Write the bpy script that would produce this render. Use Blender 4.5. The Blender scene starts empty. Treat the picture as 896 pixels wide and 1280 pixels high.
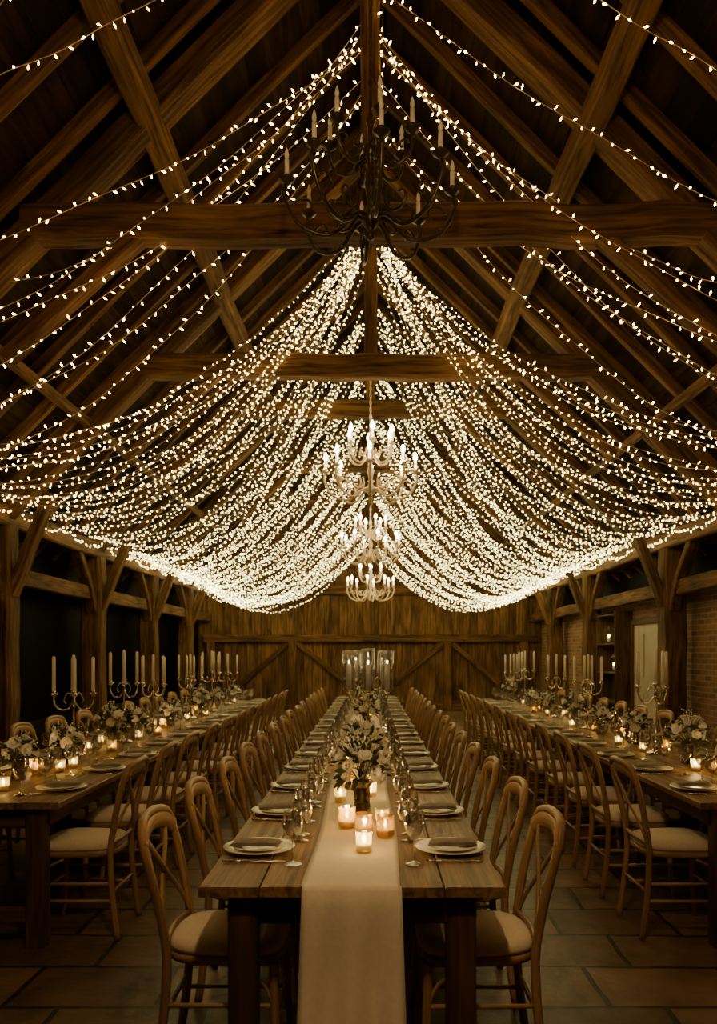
import bpy, math, random
from mathutils import Vector, Matrix
random.seed(7)
S = bpy.context.scene
COL = S.collection
CAMZ = 1.51

# ------------------------------------------------------------------ builder
class MB:
    def __init__(s):
        s.V=[];s.F=[];s.M=[];s.S=[];s.G=[]
    def add(s,vs,fs,mat,smooth=False,grain=None):
        o=len(s.V)
        s.V.extend([tuple(v) for v in vs])
        s.G.extend([tuple(g) for g in grain] if grain else [tuple(v) for v in vs])
        for f in fs:
            s.F.append(tuple(i+o for i in f)); s.M.append(mat); s.S.append(smooth)
    def beam(s,p1,p2,w,h,mat=0,up=(0,0,1),seg=1,jit=0.0,ch=0.008):
        p1=Vector(p1);p2=Vector(p2);ax=(p2-p1);L=ax.length;ax.normalize()
        up=Vector(up)
        if abs(ax.dot(up))>.98: up=Vector((0,1,0)) if abs(ax.y)<.9 else Vector((1,0,0))
        sd=ax.cross(up).normalized();u2=sd.cross(ax).normalized()
        c=min(ch,w*.3,h*.3);a=w/2;b=h/2
        sec=[(a-c,-b),(a,-b+c),(a,b-c),(a-c,b),(-a+c,b),(-a,b-c),(-a,-b+c),(-a+c,-b)]
        off=random.random()*60
        vs=[];gr=[]
        for i in range(seg+1):
            t=i/seg
            jx=random.uniform(-jit,jit);jy=random.uniform(-jit,jit);js=1+random.uniform(-jit,jit)*.8
            for (x,y) in sec:
                vs.append(p1+ax*(L*t)+sd*(x*js+jx)+u2*(y*js+jy))
                gr.append((L*t+off,x+off,y+off*.37))
        fs=[]
        for i in range(seg):
            for k in range(8):
                k2=(k+1)%8
                fs.append((i*8+k,i*8+k2,(i+1)*8+k2,(i+1)*8+k))
        fs.append(tuple(range(7,-1,-1)));fs.append(tuple(seg*8+k for k in range(8)))
        s.add(vs,fs,mat,False,gr)
    def box(s,c,sz,mat=0,ch=0.004):
        c=Vector(c);ax=max(range(3),key=lambda i:sz[i])
        d=Vector((0,0,0));d[ax]=sz[ax]/2
        if ax==0: s.beam(c-d,c+d,sz[1],sz[2],mat,ch=ch)
        elif ax==1: s.beam(c-d,c+d,sz[0],sz[2],mat,ch=ch)
        else: s.beam(c-d,c+d,sz[0],sz[1],mat,up=(0,1,0),ch=ch)
    def tube(s,pts,r,mat=0,n=8,closed=False,asp=1.0,upv=None,caps=True):
        pts=[Vector(p) for p in pts];N=len(pts)
        rs=r if isinstance(r,(list,tuple)) else [r]*N
        off=random.random()*20
        vs=[];gr=[];L=0;prev=None
        for i,p in enumerate(pts):
            if closed: t=(pts[(i+1)%N]-pts[i-1])
            else: t=(pts[min(i+1,N-1)]-pts[max(i-1,0)])
            t.normalize()
            if upv is not None: a=Vector(upv)
            elif prev is None: a=Vector((0,0,1)) if abs(t.z)<.9 else Vector((1,0,0))
            else: a=prev
            a=a-t*a.dot(t)
            if a.length<1e-5: a=Vector((0,1,0))-t*t.y
            a.normalize();prev=a;b=t.cross(a)
            if i: L+=(p-pts[i-1]).length
            for k in range(n):
                th=2*math.pi*k/n
                x=math.cos(th)*rs[i];y=math.sin(th)*rs[i]*asp
                vs.append(p+a*x+b*y);gr.append((L+off,x+off,y))
        fs=[]
        for i in range(N if closed else N-1):
            j=(i+1)%N
            for k in range(n):
                k2=(k+1)%n
                fs.append((i*n+k,i*n+k2,j*n+k2,j*n+k))
        if not closed and caps:
            fs.append(tuple(range(n-1,-1,-1)));fs.append(tuple((N-1)*n+k for k in range(n)))
        s.add(vs,fs,mat,True,gr)
    def lathe(s,prof,o=(0,0,0),mat=0,n=20,smooth=True,sx=1,sy=1):
        ox,oy,oz=o;vs=[];fs=[];idx=[]
        for (r,z) in prof:
            if r<1e-6:
                idx.append([len(vs)]);vs.append((ox,oy,oz+z))
            else:
                l=[]
                for k in range(n):
                    th=2*math.pi*k/n
                    l.append(len(vs));vs.append((ox+math.cos(th)*r*sx,oy+math.sin(th)*r*sy,oz+z))
                idx.append(l)
        for i in range(len(prof)-1):
            A=idx[i];B=idx[i+1]
            for k in range(n):
                k2=(k+1)%n
                if len(A)==1 and len(B)==1: continue
                if len(A)==1: fs.append((A[0],B[k2],B[k]))
                elif len(B)==1: fs.append((A[k],A[k2],B[0]))
                else: fs.append((A[k],A[k2],B[k2],B[k]))
        s.add(vs,fs,mat,smooth)
    def mesh(s,name,mats):
        me=bpy.data.meshes.new(name)
        me.from_pydata(s.V,[],s.F)
        for m in mats: me.materials.append(m)
        me.polygons.foreach_set('material_index',s.M)
        me.polygons.foreach_set('use_smooth',s.S)
        at=me.attributes.new('grain','FLOAT_VECTOR','POINT')
        at.data.foreach_set('vector',[c for g in s.G for c in g])
        me.update()
        return me
    def obj(s,name,mats,loc=(0,0,0),rz=0):
        return put(name,s.mesh(name,mats),loc,rz)
def put(name,me,loc=(0,0,0),rz=0,sc=1):
    o=bpy.data.objects.new(name,me);COL.objects.link(o)
    o.location=loc;o.rotation_euler=(0,0,rz);o.scale=(sc,sc,sc)
    return o
def crom(P,n=5,closed=False):
    P=[Vector(p) for p in P];out=[]
    N=len(P)
    for i in range(N if closed else N-1):
        if closed: a,b,c,d=P[i-1],P[i],P[(i+1)%N],P[(i+2)%N]
        else:
            a=P[max(i-1,0)];b=P[i];c=P[i+1];d=P[min(i+2,N-1)]
        for k in range(n):
            t=k/n
            out.append(.5*((2*b)+(c-a)*t+(2*a-5*b+4*c-d)*t*t+(3*b-a-3*c+d)*t**3))
    if not closed: out.append(P[-1])
    return out

# ------------------------------------------------------------------ materials
def newmat(name):
    m=bpy.data.materials.new(name);m.use_nodes=True
    nt=m.node_tree
    return m,nt,nt.nodes,nt.links,nt.nodes['Principled BSDF']
def wood(name,dark,light,rough=.65,sc=(1.2,16,16),bump=.35,var=.55,spec=.3):
    m,nt,N,L,B=newmat(name)
    a=N.new('ShaderNodeAttribute');a.attribute_name='grain'
    mp=N.new('ShaderNodeMapping');mp.inputs['Scale'].default_value=sc
    L.new(a.outputs['Vector'],mp.inputs['Vector'])
    n1=N.new('ShaderNodeTexNoise');n1.inputs['Scale'].default_value=1.6;n1.inputs['Detail'].default_value=7;n1.inputs['Distortion'].default_value=.8
    L.new(mp.outputs[0],n1.inputs['Vector'])
    cr=N.new('ShaderNodeValToRGB')
    cr.color_ramp.elements[0].position=.3;cr.color_ramp.elements[1].position=.72
    cr.color_ramp.elements[0].color=(*dark,1);cr.color_ramp.elements[1].color=(*light,1)
    L.new(n1.outputs['Fac'],cr.inputs['Fac'])
    n2=N.new('ShaderNodeTexNoise');n2.inputs['Scale'].default_value=.9;n2.inputs['Detail'].default_value=3
    L.new(a.outputs['Vector'],n2.inputs['Vector'])
    mr=N.new('ShaderNodeMapRange');mr.inputs['From Min'].default_value=.3;mr.inputs['From Max'].default_value=.7
    mr.inputs['To Min'].default_value=1-var;mr.inputs['To Max'].default_value=1.15
    L.new(n2.outputs['Fac'],mr.inputs['Value'])
    mx=N.new('ShaderNodeMix');mx.data_type='RGBA';mx.blend_type='MULTIPLY';mx.inputs[0].default_value=1
    L.new(cr.outputs[0],mx.inputs[6]);L.new(mr.outputs[0],mx.inputs[7])
    L.new(mx.outputs[2],B.inputs['Base Color'])
    B.inputs['Roughness'].default_value=rough
    B.inputs['Specular IOR Level'].default_value=spec
    bp=N.new('ShaderNodeBump');bp.inputs['Strength'].default_value=bump;bp.inputs['Distance'].default_value=.01
    L.new(n1.outputs['Fac'],bp.inputs['Height']);L.new(bp.outputs[0],B.inputs['Normal'])
    return m
def plain(name,c,rough=.5,metal=0,noise=.15,nsc=30,bump=.0,spec=.5,sheen=0):
    m,nt,N,L,B=newmat(name)
    tc=N.new('ShaderNodeTexCoord')
    n=N.new('ShaderNodeTexNoise');n.inputs['Scale'].default_value=nsc;n.inputs['Detail'].default_value=4
    L.new(tc.outputs['Object'],n.inputs['Vector'])
    cr=N.new('ShaderNodeValToRGB')
    cr.color_ramp.elements[0].position=.3;cr.color_ramp.elements[1].position=.7
    cr.color_ramp.elements[0].color=(*[x*(1-noise) for x in c],1);cr.color_ramp.elements[1].color=(*[min(1,x*(1+noise*.5)) for x in c],1)
    L.new(n.outputs['Fac'],cr.inputs['Fac']);L.new(cr.outputs[0],B.inputs['Base Color'])
    B.inputs['Roughness'].default_value=rough;B.inputs['Metallic'].default_value=metal
    B.inputs['Specular IOR Level'].default_value=spec
    if sheen: B.inputs['Sheen Weight'].default_value=sheen
    if bump:
        bp=N.new('ShaderNodeBump');bp.inputs['Strength'].default_value=bump;bp.inputs['Distance'].default_value=.004
        L.new(n.outputs['Fac'],bp.inputs['Height']);L.new(bp.outputs[0],B.inputs['Normal'])
    return m
def emis(name,c,st,sampling=None):
    m=bpy.data.materials.new(name);m.use_nodes=True;nt=m.node_tree
    nt.nodes.clear()
    e=nt.nodes.new('ShaderNodeEmission');o=nt.nodes.new('ShaderNodeOutputMaterial')
    e.inputs[0].default_value=(*c,1);e.inputs[1].default_value=st
    nt.links.new(e.outputs[0],o.inputs[0])
    return m
def glass(name,tint=(1,1,1),lo=.08,hi=.9,transl=0,tcol=(1,.5,.15),rough=.03):
    m=bpy.data.materials.new(name);m.use_nodes=True;nt=m.node_tree;nt.nodes.clear();N=nt.nodes;L=nt.links
    t=N.new('ShaderNodeBsdfTransparent');t.inputs[0].default_value=(*tint,1)
    g=N.new('ShaderNodeBsdfGlossy');g.inputs['Roughness'].default_value=rough
    lw=N.new('ShaderNodeLayerWeight');lw.inputs[0].default_value=.35
    mr=N.new('ShaderNodeMapRange');mr.inputs['To Min'].default_value=lo;mr.inputs['To Max'].default_value=hi
    L.new(lw.outputs['Facing'],mr.inputs['Value'])
    mx=N.new('ShaderNodeMixShader');L.new(mr.outputs[0],mx.inputs[0]);L.new(t.outputs[0],mx.inputs[1]);L.new(g.outputs[0],mx.inputs[2])
    o=N.new('ShaderNodeOutputMaterial');last=mx
    if transl:
        tr=N.new('ShaderNodeBsdfTranslucent');tr.inputs[0].default_value=(*tcol,1)
        m2=N.new('ShaderNodeMixShader');m2.inputs[0].default_value=transl
        L.new(mx.outputs[0],m2.inputs[1]);L.new(tr.outputs[0],m2.inputs[2]);last=m2
    L.new(last.outputs[0],o.inputs[0])
    return m

M_beam=wood('oak_beam',(.036,.0175,.0065),(.25,.13,.046),.75,bump=.8,spec=.15)
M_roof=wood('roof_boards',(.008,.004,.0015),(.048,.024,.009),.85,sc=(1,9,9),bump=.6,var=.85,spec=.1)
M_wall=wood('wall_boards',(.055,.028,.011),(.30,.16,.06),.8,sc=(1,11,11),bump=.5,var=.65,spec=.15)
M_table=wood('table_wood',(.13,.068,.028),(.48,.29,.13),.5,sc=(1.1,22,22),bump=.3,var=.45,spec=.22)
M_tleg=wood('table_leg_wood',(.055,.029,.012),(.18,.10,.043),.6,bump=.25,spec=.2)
M_chair=wood('chair_wood',(.27,.155,.068),(.52,.325,.155),.42,sc=(2,40,40),bump=.08,var=.28,spec=.35)
M_cush=plain('cushion_linen',(.80,.67,.47),.9,noise=.1,nsc=90,bump=.2,sheen=.3)
M_linen=plain('runner_linen',(.92,.82,.63),.9,noise=.05,nsc=60,bump=.2,sheen=.2)
M_napk=plain('napkin_cloth',(.30,.25,.185),.9,noise=.2,nsc=120,bump=.3)
M_plate=plain('porcelain',(.92,.86,.72),.18,noise=.03,nsc=5)
M_steel=plain('cutlery_steel',(.68,.60,.48),.22,1,.05)
M_silver=plain('silver',(.82,.75,.62),.16,1,.12,12)
M_iron=plain('wrought_iron',(.10,.07,.042),.34,.8,.4,25,bump=.3)
M_gilt=plain('glow_lightened_gilt',(.78,.64,.42),.4,.15,.15,15)  # gilded metal, colour lightened to carry the glow of the lit candles
M_candle=plain('candle_wax',(.95,.88,.73),.5,noise=.03)
M_petal=plain('petals_cream',(.95,.92,.80),.7,noise=.05,nsc=14)
M_petal2=plain('petals_blush',(.90,.80,.63),.7,noise=.10,nsc=14)
M_leaf=plain('leaves',(.055,.064,.024),.55,noise=.5,nsc=9)
M_glass=glass('clear_glass',lo=.16,hi=1.0)
M_hglass=glass('hurricane_glass',lo=.09,hi=.9)
M_gvase=glass('vase_glass',(.6,.52,.40),.1,.9)
M_amber=glass('frosted_votive_glass',(1,.92,.68),.06,.5,.30,(1,.88,.52))
M_gvot=glass('gold_votive_glass',(.85,.66,.34),.12,.8,.28,(1,.76,.34))
M_flame=emis('candle_flame',(1,.72,.30),60)
M_cbulb=emis('chandelier_bulb_glow',(1,.78,.40),60)
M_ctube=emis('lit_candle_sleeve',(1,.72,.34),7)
M_cable=plain('light_cable',(.42,.32,.17),.6)
M_black=plain('night_glass',(.003,.0022,.0015),.6,spec=.03)
M_door=plain('painted_door',(.44,.37,.27),.5,noise=.15,nsc=3)

def bulbmat():
    m=bpy.data.materials.new('fairy_bulb');m.use_nodes=True;nt=m.node_tree;nt.nodes.clear();N=nt.nodes;L=nt.links
    a=N.new('ShaderNodeAttribute');a.attribute_name='grain'
    sp=N.new('ShaderNodeSeparateXYZ');L.new(a.outputs['Vector'],sp.inputs[0])
    mr=N.new('ShaderNodeMapRange');mr.inputs['From Min'].default_value=5.5;mr.inputs['From Max'].default_value=11
    L.new(sp.outputs['Y'],mr.inputs['Value'])
    mx=N.new('ShaderNodeMix');mx.data_type='RGBA'
    mx.inputs[6].default_value=(1,.58,.18,1);mx.inputs[7].default_value=(1,.85,.33,1)
    L.new(mr.outputs[0],mx.inputs[0])
    ms=N.new('ShaderNodeMapRange');ms.inputs['From Min'].default_value=5.5;ms.inputs['From Max'].default_value=11
    ms.inputs['To Min'].default_value=32;ms.inputs['To Max'].default_value=19
    L.new(sp.outputs['Y'],ms.inputs['Value'])
    ml=N.new('ShaderNodeMath');ml.operation='MULTIPLY';L.new(ms.outputs[0],ml.inputs[0]);L.new(sp.outputs['X'],ml.inputs[1])
    e=N.new('ShaderNodeEmission');L.new(mx.outputs[2],e.inputs[0]);L.new(ml.outputs[0],e.inputs[1])
    o=N.new('ShaderNodeOutputMaterial');L.new(e.outputs[0],o.inputs[0])
    return m
M_bulb=bulbmat()

def brickmat():
    m,nt,N,L,B=newmat('old_brick')
    tc=N.new('ShaderNodeTexCoord');sp=N.new('ShaderNodeSeparateXYZ');L.new(tc.outputs['Object'],sp.inputs[0])
    cb=N.new('ShaderNodeCombineXYZ');L.new(sp.outputs['Y'],cb.inputs[0]);L.new(sp.outputs['Z'],cb.inputs[1])
    b=N.new('ShaderNodeTexBrick');b.inputs['Scale'].default_value=1
    b.inputs['Brick Width'].default_value=.23;b.inputs['Row Height'].default_value=.075;b.inputs['Mortar Size'].default_value=.008
    b.inputs['Color1'].default_value=(.28,.14,.065,1);b.inputs['Color2'].default_value=(.15,.075,.038,1);b.inputs['Mortar'].default_value=(.28,.21,.13,1)
    L.new(cb.outputs[0],b.inputs['Vector']);L.new(b.outputs['Color'],B.inputs['Base Color']);B.inputs['Roughness'].default_value=.9
    bp=N.new('ShaderNodeBump');bp.inputs['Strength'].default_value=.6;bp.inputs['Distance'].default_value=.01;bp.invert=True
    L.new(b.outputs['Fac'],bp.inputs['Height']);L.new(bp.outputs[0],B.inputs['Normal'])
    return m
def floormat():
    m,nt,N,L,B=newmat('flagstone')
    tc=N.new('ShaderNodeTexCoord')
    wn=N.new('ShaderNodeTexNoise');wn.inputs['Scale'].default_value=1.4
    L.new(tc.outputs['Object'],wn.inputs['Vector'])
    wm=N.new('ShaderNodeMix');wm.data_type='VECTOR';wm.inputs[0].default_value=.07
    L.new(tc.outputs['Object'],wm.inputs[4]);L.new(wn.outputs['Color'],wm.inputs[5])
    b=N.new('ShaderNodeTexBrick');b.inputs['Scale'].default_value=1;b.offset=.37
    b.inputs['Brick Width'].default_value=.60;b.inputs['Row Height'].default_value=.40;b.inputs['Mortar Size'].default_value=.012
    b.inputs['Color1'].default_value=(.23,.14,.072,1);b.inputs['Color2'].default_value=(.10,.061,.033,1);b.inputs['Mortar'].default_value=(.022,.014,.008,1)
    L.new(wm.outputs[1],b.inputs['Vector'])
    n=N.new('ShaderNodeTexNoise');n.inputs['Scale'].default_value=5;n.inputs['Detail'].default_value=8
    L.new(tc.outputs['Object'],n.inputs['Vector'])
    mr=N.new('ShaderNodeMapRange');mr.inputs['To Min'].default_value=.1;mr.inputs['To Max'].default_value=1.8
    L.new(n.outputs['Fac'],mr.inputs['Value'])
    mx=N.new('ShaderNodeMix');mx.data_type='RGBA';mx.blend_type='MULTIPLY';mx.inputs[0].default_value=1
    L.new(b.outputs['Color'],mx.inputs[6]);L.new(mr.outputs[0],mx.inputs[7]);L.new(mx.outputs[2],B.inputs['Base Color'])
    B.inputs['Roughness'].default_value=.42
    ad=N.new('ShaderNodeMath');ad.operation='SUBTRACT';L.new(n.outputs['Fac'],ad.inputs[0]);L.new(b.outputs['Fac'],ad.inputs[1])
    bp=N.new('ShaderNodeBump');bp.inputs['Strength'].default_value=.9;bp.inputs['Distance'].default_value=.02
    L.new(ad.outputs[0],bp.inputs['Height']);L.new(bp.outputs[0],B.inputs['Normal'])
    return m
M_brick=brickmat();M_floor=floormat()

# ------------------------------------------------------------------ room shell
Y0,Y1=-4.0,20.7
RZ=7.39
WX=4.42
def roofz(x): return RZ-abs(x)
b=MB();b.box((0,(Y0+Y1)/2,-.1),(10.2,Y1-Y0+.6,.2));b.obj('floor',[M_floor])
b=MB()
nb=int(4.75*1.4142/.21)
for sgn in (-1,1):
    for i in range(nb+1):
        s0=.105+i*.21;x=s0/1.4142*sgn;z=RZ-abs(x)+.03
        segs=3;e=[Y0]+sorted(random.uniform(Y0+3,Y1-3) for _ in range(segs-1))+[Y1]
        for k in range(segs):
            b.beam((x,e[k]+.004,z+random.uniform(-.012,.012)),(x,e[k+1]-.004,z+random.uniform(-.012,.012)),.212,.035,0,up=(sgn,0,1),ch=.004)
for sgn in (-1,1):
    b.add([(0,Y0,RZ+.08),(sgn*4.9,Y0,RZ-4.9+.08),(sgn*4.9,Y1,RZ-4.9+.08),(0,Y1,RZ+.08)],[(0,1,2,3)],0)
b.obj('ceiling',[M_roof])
def gable(name,y,dirn):
    b=MB();x=-4.6
    while x<4.6:
        w=random.uniform(.17,.26);xc=x+w/2
        top=roofz(xc)-.02
        b.beam((xc,y+random.uniform(-.008,.008),0),(xc,y,max(.5,top)),w-.008,.035,0,up=(0,1,0),ch=.005)
        x+=w
    b.add([(-4.6,y+dirn*.05,0),(4.6,y+dirn*.05,0),(4.6,y+dirn*.05,RZ-4.6),(0,y+dirn*.05,RZ),(-4.6,y+dirn*.05,RZ-4.6)],[(0,1,2,3,4)],0)
    return b
b=gable('wall_back',Y1,1)
yb=Y1-.09
b.beam((-4.3,yb,1.86),(4.3,yb,1.86),.14,.19,1,seg=10,jit=.006)
b.beam((-4.3,yb,3.1),(4.3,yb,3.1),.16,.24,1,seg=10,jit=.006)
for x in (-4.1,-2.0,1.98,3.95): b.beam((x,yb-.03,0),(x,yb-.03,1.78),.2,.15,1,up=(0,1,0),seg=5,jit=.006)
for (xa,za,xb_,zb_) in ((-2.1,1.75,-3.3,.7),(-1.9,1.75,-.6,.7),(1.88,1.75,.6,.7),(2.08,1.75,3.3,.7)):
    b.beam((xa,yb,za),(xb_,yb,zb_),.08,.13,1,ch=.01)
b.beam((-4.3,yb,.12),(4.3,yb,.12),.14,.22,1)
b.obj('wall_back',[M_wall,M_beam])
gable('wall_front',Y0,-1).obj('wall_front',[M_wall])
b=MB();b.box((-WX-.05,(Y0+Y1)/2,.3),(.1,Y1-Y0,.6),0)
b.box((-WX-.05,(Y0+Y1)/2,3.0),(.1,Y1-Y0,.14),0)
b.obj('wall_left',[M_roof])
b=MB();b.box((-WX-.06,(Y0+Y1)/2,1.77),(.03,Y1-Y0,2.34),0);b.obj('window_1',[M_black])
b=MB();b.box((WX+.08,(Y0+Y1)/2,1.2),(.16,Y1-Y0,2.4),0)
b.box((WX+.05,(Y0+Y1)/2,3.0),(.1,Y1-Y0,.14),0)
b.obj('wall_right',[M_brick])
b=MB();b.box((WX+.06,(Y0+Y1)/2,2.67),(.03,Y1-Y0,.54),0);b.obj('window_2',[M_black])

# ------------------------------------------------------------------ timber frame
PX=4.15
b=MB()
b.beam((0,Y0,RZ-.22),(0,Y1,RZ-.22),.14,.26,0,seg=24,jit=.004)
y=Y0+.4
while y<Y1:
    for s in (-1,1):
        b.beam((s*.06,y,RZ-.12),(s*4.55,y,RZ-4.61),.085,.11,0,up=(-s,0,-1),seg=6,jit=.008)
    y+=.62
for s in (-1,1):
    b.beam((s*1.65,Y0,5.47),(s*1.65,Y1,5.47),.18,.19,0,seg=30,jit=.012,ch=.02)
    b.beam((s*3.15,Y0,4.06),(s*3.15,Y1,4.06),.10,.10,0,seg=30,jit=.008,ch=.02)
b.obj('roof_rafters',[M_beam])
b=MB()
for s in (-1,1):
    b.beam((s*PX,Y0,3.04),(s*PX,Y1,3.04),.24,.24,0,seg=30,jit=.012,ch=.02)
    b.beam((s*PX,Y0,2.38),(s*PX,Y1,2.38),.12,.2,0,seg=30,jit=.008,ch=.015)
b.obj('timber_frame_beams',[M_beam])
def truss(y,h,full=True):
    b=MB();X=RZ-h-.1
    b.beam((-X,y,h),(X,y,h),.22,.26,0,seg=14,jit=.014,ch=.03)
    b.beam((0,y,h+.1),(0,y,RZ-.3),.15,.16,0,up=(0,1,0),seg=5,jit=.006,ch=.02)
    for s in (-1,1):
        b.beam((s*.1,y,RZ-.3),(s*4.2,y,RZ-4.4),.2,.2,0,up=(-s,0,-1),seg=10,jit=.01,ch=.025)
        b.beam((s*(X-.9),y,h-.05),(s*(X+.15),y,h-1.0),.1,.14,0,up=(0,1,0),seg=3,jit=.006,ch=.01)
    return b.obj('roof_truss',[M_beam])
for y,h in ((-3,4.71),(0,4.71),(3.0,5.2),(6.0,4.71),(9.0,4.71),(12.0,5.15),(15.0,5.0),(18.0,5.0)): truss(y,h)
def post(x,y,s):
    b=MB()
    b.beam((x,y,0),(x,y,2.93),.3,.3,0,up=(0,1,0),seg=9,jit=.012,ch=.03)
    for d in (-1,1):
        P=crom([(x-s*.02,y+d*.12,2.1),(x-s*.02,y+d*.36,2.5),(x-s*.02,y+d*.8,2.95)],4)
        for i in range(len(P)-1): b.beam(P[i],P[i+1],.11,.15,0,up=(s,0,0),ch=.012)
    P=[(x-s*.12,y,2.15),(x-s*.55,y,3.3)]
    b.beam(P[0],P[1],.12,.16,0,up=(0,1,0),seg=4,jit=.006,ch=.015)
    b.obj('timber_post',[M_beam])
for y in (-3,0,3,6,9,12,15,18): post(-PX,y,-1)
for y in (-3,0,3,7,11,15,18): post(PX,y,1)

# door, shelf and lanterns on the right wall
b=MB()
b.box((WX-.032,12.65,.98),(.05,1.26,1.96),0)
for yy in (12.02,13.28): b.box((WX-.05,yy,1.0),(.09,.08,2.0),1)
b.box((WX-.05,12.65,2.0),(.09,1.34,.09),1)
for yy in (12.34,12.96):
    b.box((WX-.065,yy,1.45),(.02,.42,.7),0);b.box((WX-.065,yy,.5),(.02,.42,.7),0)
b.lathe([(0,0),(.03,.0),(.03,.03),(0,.04)],(WX-.09,12.15,1.0),2,10)
b.obj('door_1',[M_door,M_tleg,M_steel])
b=MB()
for z in (.15,.65,1.15,1.65,2.15): b.box((WX-.16,14.05,z),(.28,1.1,.03),0)
for yy in (13.5,14.6): b.box((WX-.16,yy,1.1),(.28,.03,2.2),0)
b.box((WX-.02,14.05,1.1),(.02,1.1,2.2),0)
b.obj('open_shelf',[M_tleg])
b=MB()
for k in range(4):
    x=.05*(1 if k&1 else -1);yy=.05*(1 if k&2 else -1);b.box((x,yy,.12),(.012,.012,.24),0)
b.box((0,0,.008),(.13,.13,.016),0);b.box((0,0,.24),(.13,.13,.014),0)
b.lathe([(.06,.247),(.02,.3),(.02,.32),(0,.325)],(0,0,0),0,4,False)
b.lathe([(.0,.016),(.025,.016),(.025,.1),(0,.1)],(0,0,0),1,12)
b.lathe([(0,.1),(.014,.12),(0,.16)],(0,0,0),2,8)
me=b.mesh('lantern',[M_iron,M_candle,M_flame])
for y,z in ((13.8,1.67),(14.3,1.67),(14.0,1.17)): put('candle_lantern',me,(WX-.16,y,z))

# ------------------------------------------------------------------ tables
TW=1.0;TL=2.144
def table_mesh():
    b=MB();n=5;w=TW/n
    for i in range(n):
        x=-TW/2+w*(i+.5)
        b.beam((x,.004,.733+random.uniform(-.001,.001)),(x,TL-.004,.733),w-.004,.034,0,seg=3,jit=.0005,ch=.004)
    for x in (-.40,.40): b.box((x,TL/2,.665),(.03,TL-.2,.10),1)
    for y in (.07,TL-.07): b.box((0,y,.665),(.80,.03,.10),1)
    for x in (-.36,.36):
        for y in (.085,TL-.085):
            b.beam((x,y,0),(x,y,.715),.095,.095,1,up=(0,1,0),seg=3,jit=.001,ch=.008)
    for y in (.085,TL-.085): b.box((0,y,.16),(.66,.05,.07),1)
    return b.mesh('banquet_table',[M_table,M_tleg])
TM=table_mesh()
CX=-.06;LX=-2.07;RX=2.16
for k in range(5): put('banquet_table',TM,(CX,2.58+TL*k,0))
SY=4.03
for k in range(4):
    put('banquet_table',TM,(LX,SY+TL*k,0));put('banquet_table',TM,(RX,SY+TL*k,0))

def runner(x,y0,y1,w,drop):
    b=MB();zt=.7545;prof=[]
    d0=min(drop,.62)
    for i in range(14): prof.append((y0-.012-.004*math.sin(i*.6),zt-.02-d0+d0*i/14.0))
    prof+= [(y0-.012,zt-.012),(y0-.004,zt-.001)]
    n=int((y1-y0)/.12)
    for i in range(n+1): prof.append((y0+(y1-y0)*i/n+.01,zt+.0010*math.sin(i*1.7)))
    prof+=[(y1+.014,zt-.012)]
    for i in range(1,8): prof.append((y1+.016,zt-.02-.05*i))
    m=17;vs=[];fs=[]
    for j,(yy,zz) in enumerate(prof):
        hang=max(0,zt-zz)
        for k in range(m):
            u=k/(m-1)-.5
            vs.append((x+u*(w+.06*hang)+.008*math.sin(j*.35)*(1 if j>15 else 0),yy-.03*hang*2*(1+math.sin(u*15+1+hang*1.5)),zz+(.0010*math.sin(j*.9+u*5) if hang<.001 else 0)))
    for j in range(len(prof)-1):
        for k in range(m-1):
            a=j*m+k;fs.append((a,a+1,a+1+m,a+m))
    b.add(vs,fs,0,True)
    o=b.obj('table_runner',[M_linen])
    so=o.modifiers.new('thick','SOLIDIFY');so.thickness=.0015;so.offset=1
runner(CX,2.58,2.58+TL*5,.32,.62)

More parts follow.
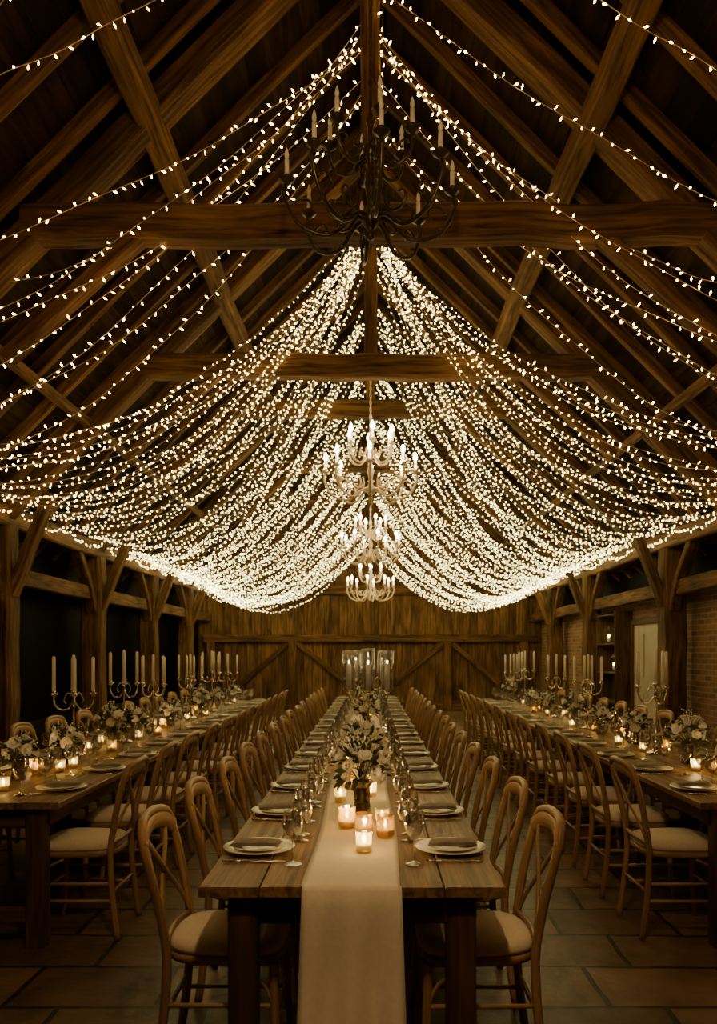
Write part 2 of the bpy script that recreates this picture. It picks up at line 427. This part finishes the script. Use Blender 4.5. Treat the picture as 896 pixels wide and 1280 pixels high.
# ------------------------------------------------------------------ chair (faces +X, back at -X)
def chair_mesh():
    b=MB()
    half=[(-.235,.195,0),(-.205,.188,.22),(-.192,.182,.44),(-.212,.19,.60),(-.245,.2,.75),(-.268,.196,.84),(-.282,.165,.895),(-.297,.09,.915)]
    P=half+[(-.302,0,.92)]+[(x,-y,z) for x,y,z in reversed(half)]
    b.tube(crom(P,4),.0165,0,8)
    R=crom([(-.262,.196,.83),(-.278,.13,.868),(-.291,0,.882),(-.278,-.13,.868),(-.262,-.196,.83)],5)
    b.tube(R,.030,0,8,asp=.38,upv=(0,0,1))
    for s in (1,-1):
        X=crom([(-.196,s*.178,.50),(-.215,s*.125,.585),(-.243,s*.02,.69),(-.262,-s*.09,.79),(-.281,-s*.155,.86)],5)
        b.tube([p+Vector((.005*s,0,0)) for p in X],.015,0,6,asp=.45,upv=(0,1,.3))
    b.tube(crom([(-.195,.18,.50),(-.212,0,.505),(-.195,-.18,.50)],5),.011,0,6)
    def outl(k,n=32):
        th=2*math.pi*k/n;c=math.cos(th);s=math.sin(th)
        x=math.copysign(abs(c)**.55,c)*.208;y=math.copysign(abs(s)**.55,s)*(.197+.018*(x/.2))
        return x,y
    n=32
    def slab(layers,mat):
        vs=[];fs=[]
        for (sc,z) in layers:
            for k in range(n):
                x,y=outl(k);vs.append((x*sc,y*sc,z))
        for i in range(len(layers)-1):
            for k in range(n):
                k2=(k+1)%n;fs.append((i*n+k,i*n+k2,(i+1)*n+k2,(i+1)*n+k))
        fs.append(tuple(range(n-1,-1,-1)));fs.append(tuple((len(layers)-1)*n+k for k in range(n)))
        b.add(vs,fs,mat,True)
    slab([(.94,.425),(1.0,.43),(1.0,.455),(.96,.46)],0)
    slab([(.93,.458),(.99,.464),(1.005,.476),(.985,.492),(.9,.506),(.6,.515),(.2,.518)],1)
    for s in (1,-1):
        b.tube(crom([(.178,s*.185,.43),(.185,s*.19,.2),(.205,s*.2,0)],4),[.017]*4+[.015]*4+[.012],0,8)
        b.tube([(-.205,s*.188,.2),(.188,s*.191,.2)],.009,0,6)
        b.tube([(-.20,s*.186,.29),(.183,s*.189,.29)],.009,0,6)
        b.tube(crom([(.185,s*.189,.27),(.185,s*.15,.37),(.182,s*.06,.42)],4),.008,0,6)
        b.tube(crom([(.185,s*.189,.27),(.14,s*.19,.37),(.05,s*.195,.42)],4),.008,0,6)
    b.tube([(.187,.19,.24),(.187,-.19,.24)],.009,0,6)
    b.tube([(-.205,.187,.25),(-.205,-.187,.25)],.009,0,6)
    return b.mesh('dining_chair',[M_chair,M_cush])
CM=chair_mesh()
def chairs(tx,y0,n,sides,offs):
    for i in range(n):
        y=y0+TL/3*(i+.5)
        for s in sides:
            jit=random.uniform(-.04,.04) if i else 0
            put('dining_chair',CM,(tx+s*(offs)+random.uniform(-.012,.012),y+random.uniform(-.012,.012),0),(0 if s<0 else math.pi)+jit)
chairs(CX,2.58,15,(-1,1),.445)
chairs(LX,SY,12,(-1,1),.50);chairs(RX,SY,12,(-1,1),.50)

# ------------------------------------------------------------------ tableware
ZT=.7515
b=MB();b.lathe([(0,.004),(.07,.004),(.085,.006),(.135,.017),(.136,.020),(.09,.011),(.0,.009)],mat=0,n=36)
b.lathe([(0,.011),(.055,.011),(.1,.022),(.1,.025),(.06,.016),(0,.014)],mat=0,n=32);b.lathe([(.065,0),(.07,.006),(.06,.006)],mat=0,n=28)
PM=b.mesh('dinner_plate',[M_plate])
b=MB()
for l in range(3):
    w=.046-.004*l;h=.092-.004*l;z=.0+.005*l;vs=[];fs=[];g=8
    for i in range(g+1):
        for j in range(g+1):
            u=i/g*2-1;v=j/g*2-1
            vs.append((u*h,v*w+.01*math.sin(u*2),z+.007*(1-u**4)*(1-v**4)+.002*math.sin(u*7+l)*math.cos(v*4)))
    for i in range(g):
        for j in range(g):
            a=i*(g+1)+j;fs.append((a,a+g+1,a+g+2,a+1))
    b.add(vs,fs,0,True)
NM=b.mesh('folded_napkin',[M_napk])
b=MB()
b.tube([(-.10,0,.004),(-.03,0,.003),(.03,0,.005),(.05,0,.006)],[.006,.004,.003,.004],0,8,asp=.45,upv=(0,1,0))
b.box((.058,0,.006),(.02,.022,.002),0,.0005)
for k in range(4): b.tube([(.065,-.009+.006*k,.006),(.085,-.009+.006*k,.005),(.105,-.009+.006*k,.007)],.0016,0,5)
FM=b.mesh('fork',[M_steel])
b=MB()
b.tube([(-.11,0,.005),(-.06,0,.005),(-.01,0,.005)],[.006,.0065,.005],0,8,asp=.6,upv=(0,1,0))
b.tube([(-.01,0,.005),(.02,0,.004),(.08,0,.004),(.115,.003,.004)],[.005,.010,.010,.003],0,8,asp=.14,upv=(0,1,0))
KM=b.mesh('dinner_knife',[M_steel])
b=MB()
b.lathe([(0,.006),(.034,.001),(.036,.003),(.012,.007),(.005,.014),(.004,.05),(.0045,.088),(.012,.096),(.028,.108),(.036,.13),(.037,.15),(.033,.178),(.031,.19)],mat=0,n=24)
b.lathe([(.031,.19),(.030,.19),(.032,.178),(.0355,.15),(.0345,.13),(.027,.110),(.010,.099),(0,.098)],mat=0,n=24)
GM=b.mesh('wine_glass',[M_glass])
b=MB()
b.lathe([(0,.003),(.030,.0),(.031,.004),(.008,.008),(.004,.02),(.004,.06),(.016,.07),(.036,.09),(.043,.115),(.040,.145),(.036,.16)],mat=0,n=24)
b.lathe([(.036,.16),(.035,.16),(.039,.145),(.0418,.115),(.035,.092),(.015,.073),(0,.072)],mat=0,n=24)
GM2=b.mesh('water_goblet',[M_glass])
def setting(x,y,s):
    r=0 if s<0 else math.pi
    xi=x+s*.365
    put('dinner_plate',PM,(xi,y,ZT))
    put('folded_napkin',NM,(xi+s*.01,y+random.uniform(-.01,.01),ZT+.028),r+random.uniform(-.25,.25))
    put('fork',FM,(xi,y+(.17 if s<0 else -.17),ZT),r)
    put('dinner_knife',KM,(xi,y+(-.17 if s<0 else .17),ZT),r)
    put('wine_glass',GM,(x+s*.218,y-.19+random.uniform(-.015,.015),ZT),random.random())
    put('wine_glass',GM,(x+s*.222,y+.27+random.uniform(-.015,.015),ZT),random.random())
    put('water_goblet',GM2,(x+s*.212+random.uniform(-.005,.005),y+.15,ZT),random.random())
for i in range(15):
    y=2.58+TL/3*(i+.5)+.12
    setting(CX,y,-1);setting(CX,y,1)
for i in range(12):
    y=SY+TL/3*(i+.5)+.03
    for tx in (LX,RX): setting(tx,y,-1);setting(tx,y,1)

ZR=ZT+.0085
b=MB()
b.lathe([(0,.004),(.026,.0),(.029,.004),(.031,.06),(.032,.075),(.030,.075),(.029,.06),(.026,.008),(0,.008)],mat=0,n=24)
b.lathe([(0,.009),(.024,.009),(.026,.028),(0,.030)],mat=1,n=20)
b.lathe([(0,.030),(.007,.040),(.008,.046),(.003,.060),(0,.068)],mat=2,n=10)
VM=b.mesh('votive_candle',[M_amber,M_candle,M_flame])
b=MB()
b.lathe([(0,.004),(.03,.0),(.036,.01),(.038,.05),(.034,.075),(.037,.09),(.034,.09),(.031,.075),(.034,.05),(.032,.012),(0,.01)],mat=0,n=10,smooth=False)
b.lathe([(0,.011),(.028,.011),(.028,.035),(0,.037)],mat=1,n=16)
b.lathe([(0,.038),(.007,.048),(.004,.066),(0,.074)],mat=2,n=8)
VM2=b.mesh('votive_gold',[M_gvot,M_candle,M_flame])
def votive(x,y,z,alt=False,lamp=False):
    o=put('votive_candle',VM2 if alt else VM,(x,y,z))
    if lamp:
        l=bpy.data.lights.new('flame_glow','POINT');l.energy=1.0;l.color=(1,.70,.30);l.shadow_soft_size=.012
        lo=bpy.data.objects.new('flame_glow',l);COL.objects.link(lo);lo.parent=o;lo.location=(0,0,.09)

# flowers
def petal(b,c,dirv,up,L,W,curl,mat):
    d=Vector(dirv).normalized();u=Vector(up).normalized();sd=d.cross(u).normalized();vs=[];fs=[]
    for i in range(4):
        t=i/3;w=W*math.sin(math.pi*(.18+.70*t))
        for j in range(3):
            v=j-1
            vs.append(Vector(c)+d*(L*t*(1-curl*t*.35))+u*(curl*L*t*t*.8+abs(v)*W*.30)+sd*(v*w))
    for i in range(3):
        for j in range(2):
            a=i*3+j;fs.append((a,a+1,a+4,a+3))
    b.add(vs,fs,mat,True)
def bloom(b,c,n,R,mat):
    n=Vector(n).normalized();a=n.orthogonal().normalized();e=n.cross(a)
    for ring,(cnt,tilt,sc,cu) in enumerate(((7,.15,1.0,.3),(7,.6,.85,.5),(6,1.1,.7,.3),(4,2.0,.5,-.1))):
        for k in range(cnt):
            th=2*math.pi*(k+.5*ring)/cnt+random.uniform(-.15,.15)
            rad=a*math.cos(th)+e*math.sin(th)
            d=rad+n*tilt;u=(n-rad*tilt)
            petal(b,Vector(c)-n*R*.1*ring*.5,d,u if tilt<1 else n*.3-rad,R*sc,R*.5*sc,cu*.6,mat)
    b.lathe([(0,-R*.3),(R*.45,-R*.1),(R*.42,R*.15),(R*.2,R*.35),(0,R*.42)],tuple(c),mat,10)
def bouquet(seed,R=.12,nb=17,vaseh=.15,nl=60):
    random.seed(seed);b=MB()
    b.lathe([(0,.004),(.038,.0),(.042,.006),(.036,.05),(.040,vaseh*.8),(.052,vaseh),(.049,vaseh),(.037,vaseh*.8),(.033,.05),(.037,.01),(0,.01)],mat=3,n=14,smooth=False)
    C=Vector((0,0,vaseh+R*.5))
    for k in range(nb):
        ph=math.acos(1-1.4*(k+.5)/nb);th=k*2.4+random.uniform(-.2,.2)
        n=Vector((math.sin(ph)*math.cos(th),math.sin(ph)*math.sin(th),math.cos(ph)))
        r=R*random.uniform(.8,1.08)
        p=C+Vector((n.x*r,n.y*r,n.z*r*.85))
        bloom(b,p,n,random.uniform(.036,.050),0 if random.random()<.85 else 1)
        b.tube([(n.x*.015,n.y*.015,.02),(n.x*.02,n.y*.02,vaseh),tuple(p)],.002,2,5)
    for k in range(nl):
        th=random.random()*6.283;ph=random.uniform(.4,2.2)
        n=Vector((math.sin(ph)*math.cos(th),math.sin(ph)*math.sin(th),math.cos(ph)))
        p=C+n*R*random.uniform(.55,.95)
        petal(b,p,n+Vector((0,0,random.uniform(-.5,.3))),n.orthogonal(),random.uniform(.045,.075),.013,.2,2)
    for k in range(9):
        th=random.random()*6.283;ph=random.uniform(.1,1.2)
        n=Vector((math.sin(ph)*math.cos(th),math.sin(ph)*math.sin(th),math.cos(ph)))
        p=C+n*R*.8;q=C+n*R*1.5
        b.tube([p,q],.0014,2,4)
        for j in range(5):
            o=q-n*R*.14*j+Vector((random.uniform(-.012,.012),random.uniform(-.012,.012),0))
            b.lathe([(0,-.006),(.006,0),(0,.007)],tuple(o),0,5)
    return b.mesh('flower_vase',[M_petal,M_petal2,M_leaf,M_gvase])
BQ=[bouquet(1,.11,14),bouquet(2,.085,9,.13,44),bouquet(3,.09,10,.11,44)]
random.seed(21)

def candelabra(arms=4,h=.42,R=.13,ch=.24,hurr=False):
    b=MB()
    b.lathe([(0,.0),(.07,.0),(.072,.008),(.05,.02),(.022,.032),(.014,.05),(.02,.065),(.012,.08),(.009,.14),(.016,.17),(.009,.2),(.008,h-.1),(.018,h-.08),(.012,h-.05),(.01,h),(.022,h+.012),(.026,h+.02),(.013,h+.03),(0,h+.03)],mat=0,n=20)
    tops=[(0,0,h+.03)]
    for k in range(arms):
        th=2*math.pi*k/arms+.35
        c,s=math.cos(th),math.sin(th)
        P=crom([(c*.01,s*.01,h-.07),(c*R*.35,s*R*.35,h-.12),(c*R*.8,s*R*.8,h-.11),(c*R*1.02,s*R*1.02,h-.05),(c*R,s*R,h-.02)],5)
        b.tube(P,.0065,0,7)
        P=crom([(c*.012,s*.012,h-.02),(c*R*.3,s*R*.3,h+.0),(c*R*.5,s*R*.5,h-.05),(c*R*.38,s*R*.38,h-.08)],4)
        b.tube(P,.004,0,6)
        b.lathe([(0,-.02),(.008,-.02),(.024,-.004),(.028,.003),(.012,.004),(.013,.02),(0,.02)],(c*R,s*R,h-.005),0,14)
        for j in range(3):
            b.lathe([(0,-.045-.012*j),(.005,-.04-.012*j),(0,-.034-.012*j)],(c*R*1.0,s*R*1.0,h-.02),0,5)
        tops.append((c*R,s*R,h+.015))
    for i,(x,y,z) in enumerate(tops):
        if hurr:
            hh=ch*(.80 if i else .98)
            b.lathe([(.0,0),(.020,.0),(.020,hh),(.0,hh)],(x,y,z),1,12)
            b.lathe([(0,hh),(.006,hh+.012),(.005,hh+.02),(0,hh+.032)],(x,y,z),3,8)  # flame added to light up the wax
            b.lathe([(.050,-.005),(.052,0),(.053,ch+.06),(.050,ch+.06),(.048,.004),(0,.004)],(x,y,z),2,24)
            b.lathe([(0,-.02),(.03,-.012),(.054,-.004),(.0,-.002)],(x,y,z),0,16)
        else:
            b.lathe([(0,0),(.0135,0),(.012,ch*(1+.06*math.sin(i*3))),(.003,ch*(1+.06*math.sin(i*3))+.006),(0,ch+.012)],(x,y,z),1,12)
    return b.mesh('candelabra',[M_silver,M_candle,M_hglass,M_flame])
CA=candelabra(4,.46,.135,.24);CC=candelabra(4,.43,.155,.26,True);CB=candelabra(3,.50,.125,.24)
for (y,m) in ((6.55,CC),(9.55,CC),(12.2,CA)): put('candelabra',m,(CX+.04,y,ZR),math.radians(-20))
for (x,y,m) in ((LX-.10,5.85,CA),(LX,6.72,CB),(LX+.02,7.55,CA),(LX,9.2,CA),(LX,11.6,CA),(LX+.05,10.2,CB),
                (RX-.04,5.95,CB),(RX,7.95,CA),(RX,9.3,CA),(RX,11.2,CB),(RX-.03,11.9,CA)):
    put('candelabra',m,(x,y,ZT),random.uniform(0,1.5))
for i,(x,y) in enumerate(((CX+.02,3.74),(CX+.03,4.90),(CX,5.8),(CX+.02,7.65),(CX,8.7),(CX,10.7),(CX,11.55))): put('flower_vase',BQ[i%3],(x,y,ZR),i*1.3)
for i,y in enumerate((4.75,5.45,6.35,7.12,8.3,9.7,10.8,12.1)):
    put('flower_vase',BQ[(i+1)%3],(LX+.02*((i%3)-1),y,ZT),i)
for i,y in enumerate((4.7,5.45,6.6,7.45,8.5,9.8,10.6,12.35)):
    put('flower_vase',BQ[(i+2)%3],(RX+.02*((i%3)-1),y,ZT),i*2)
vt=[(CX+.035,3.02,0),(CX+.12,3.24,1),(CX+.035,3.28,1),(CX-.04,3.42,1),(CX+.11,3.46,0),(CX-.09,4.02,0),(CX+.06,4.15,0),(CX-.06,4.38,1),(CX+.07,4.58,0),(CX-.07,5.2,0),(CX+.08,5.4,1),(CX,6.15,0),(CX+.08,6.95,0),(CX-.08,7.2,0),(CX,8.15,0),(CX+.05,9.1,0),(CX-.05,10.1,0),(CX,11.1,0)]
for i,(x,y,a) in enumerate(vt): votive(x,y,ZR,bool(a),i in (0,3,6,9,12))
for tx,sg in ((LX,1),(RX,-1)):
    for i,(dx,y) in enumerate(((-.04,4.25),(.06,4.38),(-.12,4.42),(.1,5.08),(-.08,5.12),(.1,6.1),(-.08,6.1),(.06,6.95),(.0,8.0 if tx<0 else 7.7),(.06,8.8),(-.06,9.5),(.0,10.5 if tx<0 else 10.2),(.05,11.85 if tx<0 else 11.55),
                               (.0,4.15),(.0,4.98),(.12,5.25),(-.13,6.55),(.13,7.3),(-.12,8.1),(.12,9.45),(-.12,10.0))):
        votive(tx+dx*1.0,y,ZT+.001,i%3==2,i in (0,4,8))

# ------------------------------------------------------------------ chandeliers
def chandelier(metal,lit,top):
    b=MB()
    b.lathe([(0,0),(.02,.01),(.03,.035),(.012,.06),(.03,.08),(.06,.12),(.065,.15),(.03,.19),(.018,.24),(.03,.30),(.04,.36),(.02,.42),(.016,.5),(.045,.54),(.05,.57),(.022,.61),(.016,.70),(.03,.74),(.012,.8),(.01,.95),(.02,.98),(.008,1.02),(0,1.03)],mat=0,n=18)
    def arm(th,R,z0,zc,drop,r):
        c,s=math.cos(th),math.sin(th)
        P=crom([(c*.03,s*.03,z0),(c*R*.22,s*R*.22,z0-.01),(c*R*.5,s*R*.5,z0-drop),(c*R*.85,s*R*.85,z0-drop*.55),(c*R*1.03,s*R*1.03,(z0+zc)*.5),(c*R,s*R,zc)],6)
        b.tube(P,r,0,8)
        Q=[]
        for k in range(17):
            a=k/16*5.2;rr=.11*(1-k/20)*R/.5
            Q.append((c*(R*.42+math.cos(a+2.6)*rr),s*(R*.42+math.cos(a+2.6)*rr),z0+.07+math.sin(a+2.6)*rr))
        b.tube(Q,r*.75,0,6)
        Q=[]
        for k in range(13):
            a=k/12*4.6;rr=.07*(1-k/16)*R/.5
            Q.append((c*(R*.78+math.cos(a+.2)*rr),s*(R*.78+math.cos(a+.2)*rr),z0+.04+math.sin(a+.2)*rr))
        b.tube(Q,r*.65,0,6)
        for q in (.33,.6,.85):
            pt=P[int(q*(len(P)-1))];b.lathe([(0,-.02),(.012,-.008),(.018,.01),(.006,.02),(0,.035)],tuple(pt),0,6)
        b.lathe([(0,-.03),(.012,-.025),(.028,-.008),(.046,.0),(.05,.006),(.03,.008),(.016,.012),(.018,.035),(0,.036)],(c*R,s*R,zc),0,14)
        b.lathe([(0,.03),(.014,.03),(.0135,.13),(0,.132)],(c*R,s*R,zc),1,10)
        for j in range(3): b.lathe([(0,-.05-.02*j),(.006,-.042-.02*j),(0,-.034-.02*j)],(c*R,s*R,zc),0,6)
        if lit: b.lathe([(0,.13),(.018,.145),(.024,.165),(.020,.19),(.007,.22),(0,.23)],(c*R,s*R,zc),2,10)
        else: b.lathe([(0,.13),(.012,.142),(.014,.158),(.010,.18),(.003,.20),(0,.205)],(c*R,s*R,zc),1,10)
    for k in range(8): arm(2*math.pi*(k+.35)/8,.52,.14,.34,.12,.013)
    for k in range(6): arm(2*math.pi*(k+.1)/6,.27,.52,.64,.08,.011)
    z=1.02;k=0
    while z<top:
        pts=[]
        for j in range(10):
            a=2*math.pi*j/10
            u=math.cos(a)*.012;v=math.sin(a)*.026
            pts.append((u,0,z+v) if k%2 else (0,u,z+v))
        b.tube(pts,.004,0,5,closed=True);z+=.042;k+=1
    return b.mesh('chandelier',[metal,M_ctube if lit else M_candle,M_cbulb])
for (y,h,met,lit,en) in ((1.0,1.75,M_gilt,True,125),(5.0,2.57,M_iron,False,0),(9.3,1.75,M_gilt,True,14),(14.2,1.55,M_gilt,True,10),(18.2,1.15,M_gilt,True,9)):  # first one, out of view, is added to light the front table and chairs
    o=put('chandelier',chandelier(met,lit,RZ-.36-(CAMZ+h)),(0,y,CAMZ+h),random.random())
    if en:
        l=bpy.data.lights.new('chandelier_glow','POINT');l.energy=en;l.color=(1,.63,.29);l.shadow_soft_size=.08
        lo=bpy.data.objects.new('chandelier_glow',l);COL.objects.link(lo);lo.parent=o;lo.location=(.11,.11,.42)

# ------------------------------------------------------------------ fairy lights
def lerp_tab(t,tab):
    if t<=tab[0][0]: return tab[0][1]
    for (a,va),(b_,vb) in zip(tab,tab[1:]):
        if t<=b_: return va+(vb-va)*(t-a)/(b_-a)
    return tab[-1][1]
fb=MB();NB=0
def strand(ap,en,sag,sp):
    global NB
    ap=Vector(ap);en=Vector(en);n=26;P=[]
    w=random.uniform(0,6)
    for i in range(n+1):
        t=i/n;p=ap.lerp(en,t);p.z-=sag*4*t*(1-t)+.012*math.sin(t*23+w);p.y+=.02*math.sin(t*9+w)
        P.append(p)
    L=[0]
    for i in range(n): L.append(L[-1]+(P[i+1]-P[i]).length)
    fb.tube(P,.0032 if ap.y<9 else .003,0,3,caps=False)
    s=sp*random.random();i=0
    while s<L[-1]:
        while L[i+1]<s: i+=1
        f=(s-L[i])/(L[i+1]-L[i]);p=P[i].lerp(P[i+1],f)
        tg=(P[i+1]-P[i]).normalized()
        d=Vector((random.gauss(0,.6),random.gauss(0,.6),random.uniform(-1,.6)));d=(d-tg*d.dot(tg)*.4).normalized()
        r=.0048+.00042*max(p.y,2);ln=r*(4.8 if p.y<8 else 2.4)
        a=d.orthogonal().normalized();e=d.cross(a);base=p+d*.006
        vs=[base,base+d*(ln*.6)+a*r,base+d*(ln*.6)+e*r,base+d*(ln*.6)-a*r,base+d*(ln*.6)-e*r,base+d*ln]
        fs=[]
        for j in range(4):
            j2=(j+1)%4
            fs.append((0,1+j2,1+j));fs.append((1+j,1+j2,5))
        fb.add(vs,fs,1,True,[(random.choice((.4,.8,1.0,1.5)),p.y,0)]*6);NB+=1
        s+=sp*random.uniform(.75,1.25)
SAG=[(0,.45),(4,.45),(6.5,.68),(8,.82),(12,1.1),(16,1.35),(20,1.5)]
def lin(a,b_,n): return [a+(b_-a)*i/(n-1) for i in range(n)]
groups=[(0.3,4.83,[-1.5,1.2],.12),(3.0,4.83,[1.5,3.2,4.6],.12),(6.0,4.83,[4.0,5.0,5.7,6.2],.085),(6.75,4.75,[5.0,6.2,7.2],.085),
        (9.3,4.75,lin(6.8,16,19),.08),(8.9,4.7,lin(5.9,9.6,11),.085),(11,4.62,lin(8.2,17,12),.08),(12.5,4.4,lin(9.6,18,11),.08),(14,4.15,lin(11,19,11),.08),
        (15.5,3.85,lin(12,20,11),.078),(17,3.45,lin(13.5,20.4,11),.078),(18.4,3.0,lin(15,20.4,9),.078),(19.6,2.7,lin(17,20.4,7),.078)]
for (ay,ah,ends,sp) in groups:
    for e in ends:
        for s in (-1,1):
            ee=e+random.uniform(-.12,.12);sg=lerp_tab(ee,SAG)*random.uniform(.82,1.10)
            if ay==8.9: sg*=random.uniform(1.15,1.45)
            if ah<4: sg*=.5+.5*(ah-1.7)/2.4
            spread=.05 if ay<8 else .2
            strand((s*random.uniform(.03,spread),ay+random.uniform(-.25,.25),CAMZ+ah+random.uniform(-.25,.05)),(s*(PX-.14),min(ee,20.45),CAMZ+1.68+random.uniform(-.05,.04)),sg,sp)
for s in (-1,1):
    strand((s*.05,4.5,CAMZ+4.55),(s*2.42,4.75,CAMZ+3.30),.12,.085)
    strand((s*.05,4.2,CAMZ+4.75),(s*2.25,4.35,CAMZ+3.42),.10,.085)
    strand((s*.05,4.0,CAMZ+4.75),(s*2.05,3.9,CAMZ+3.50),.22,.085)
    strand((s*.05,6.2,CAMZ+4.7),(s*3.0,6.1,CAMZ+2.75),.35,.085)
fb.obj('fairy_light_canopy',[M_cable,M_bulb])
fb=MB()
for s in (-1,1):
    y=3.0
    while y<20:
        strand((s*(PX-.16),y,3.12),(s*(PX-.16),min(y+1.5,20.45),3.12),.10,.06);y+=1.5
strand((0.09,5.9,RZ-.35),(0.09,5.9,4.95),0,.09)
fb.obj('fairy_light_garland',[M_cable,M_bulb])
print('bulbs',NB)

# ------------------------------------------------------------------ world, camera
w=bpy.data.worlds.new('night');S.world=w;w.use_nodes=True
w.node_tree.nodes['Background'].inputs[0].default_value=(.25,.16,.08,1)
w.node_tree.nodes['Background'].inputs[1].default_value=.01
cam=bpy.data.cameras.new('camera');co=bpy.data.objects.new('camera',cam);COL.objects.link(co)
co.location=(0,0,CAMZ);co.rotation_euler=(math.pi/2,0,0)
cam.sensor_fit='AUTO';cam.sensor_width=36;cam.lens=1000/1280*36
cam.shift_y=175/1280;cam.shift_x=-15/1280
cam.dof.use_dof=True;cam.dof.focus_distance=3.8;cam.dof.aperture_fstop=4.0
S.camera=co
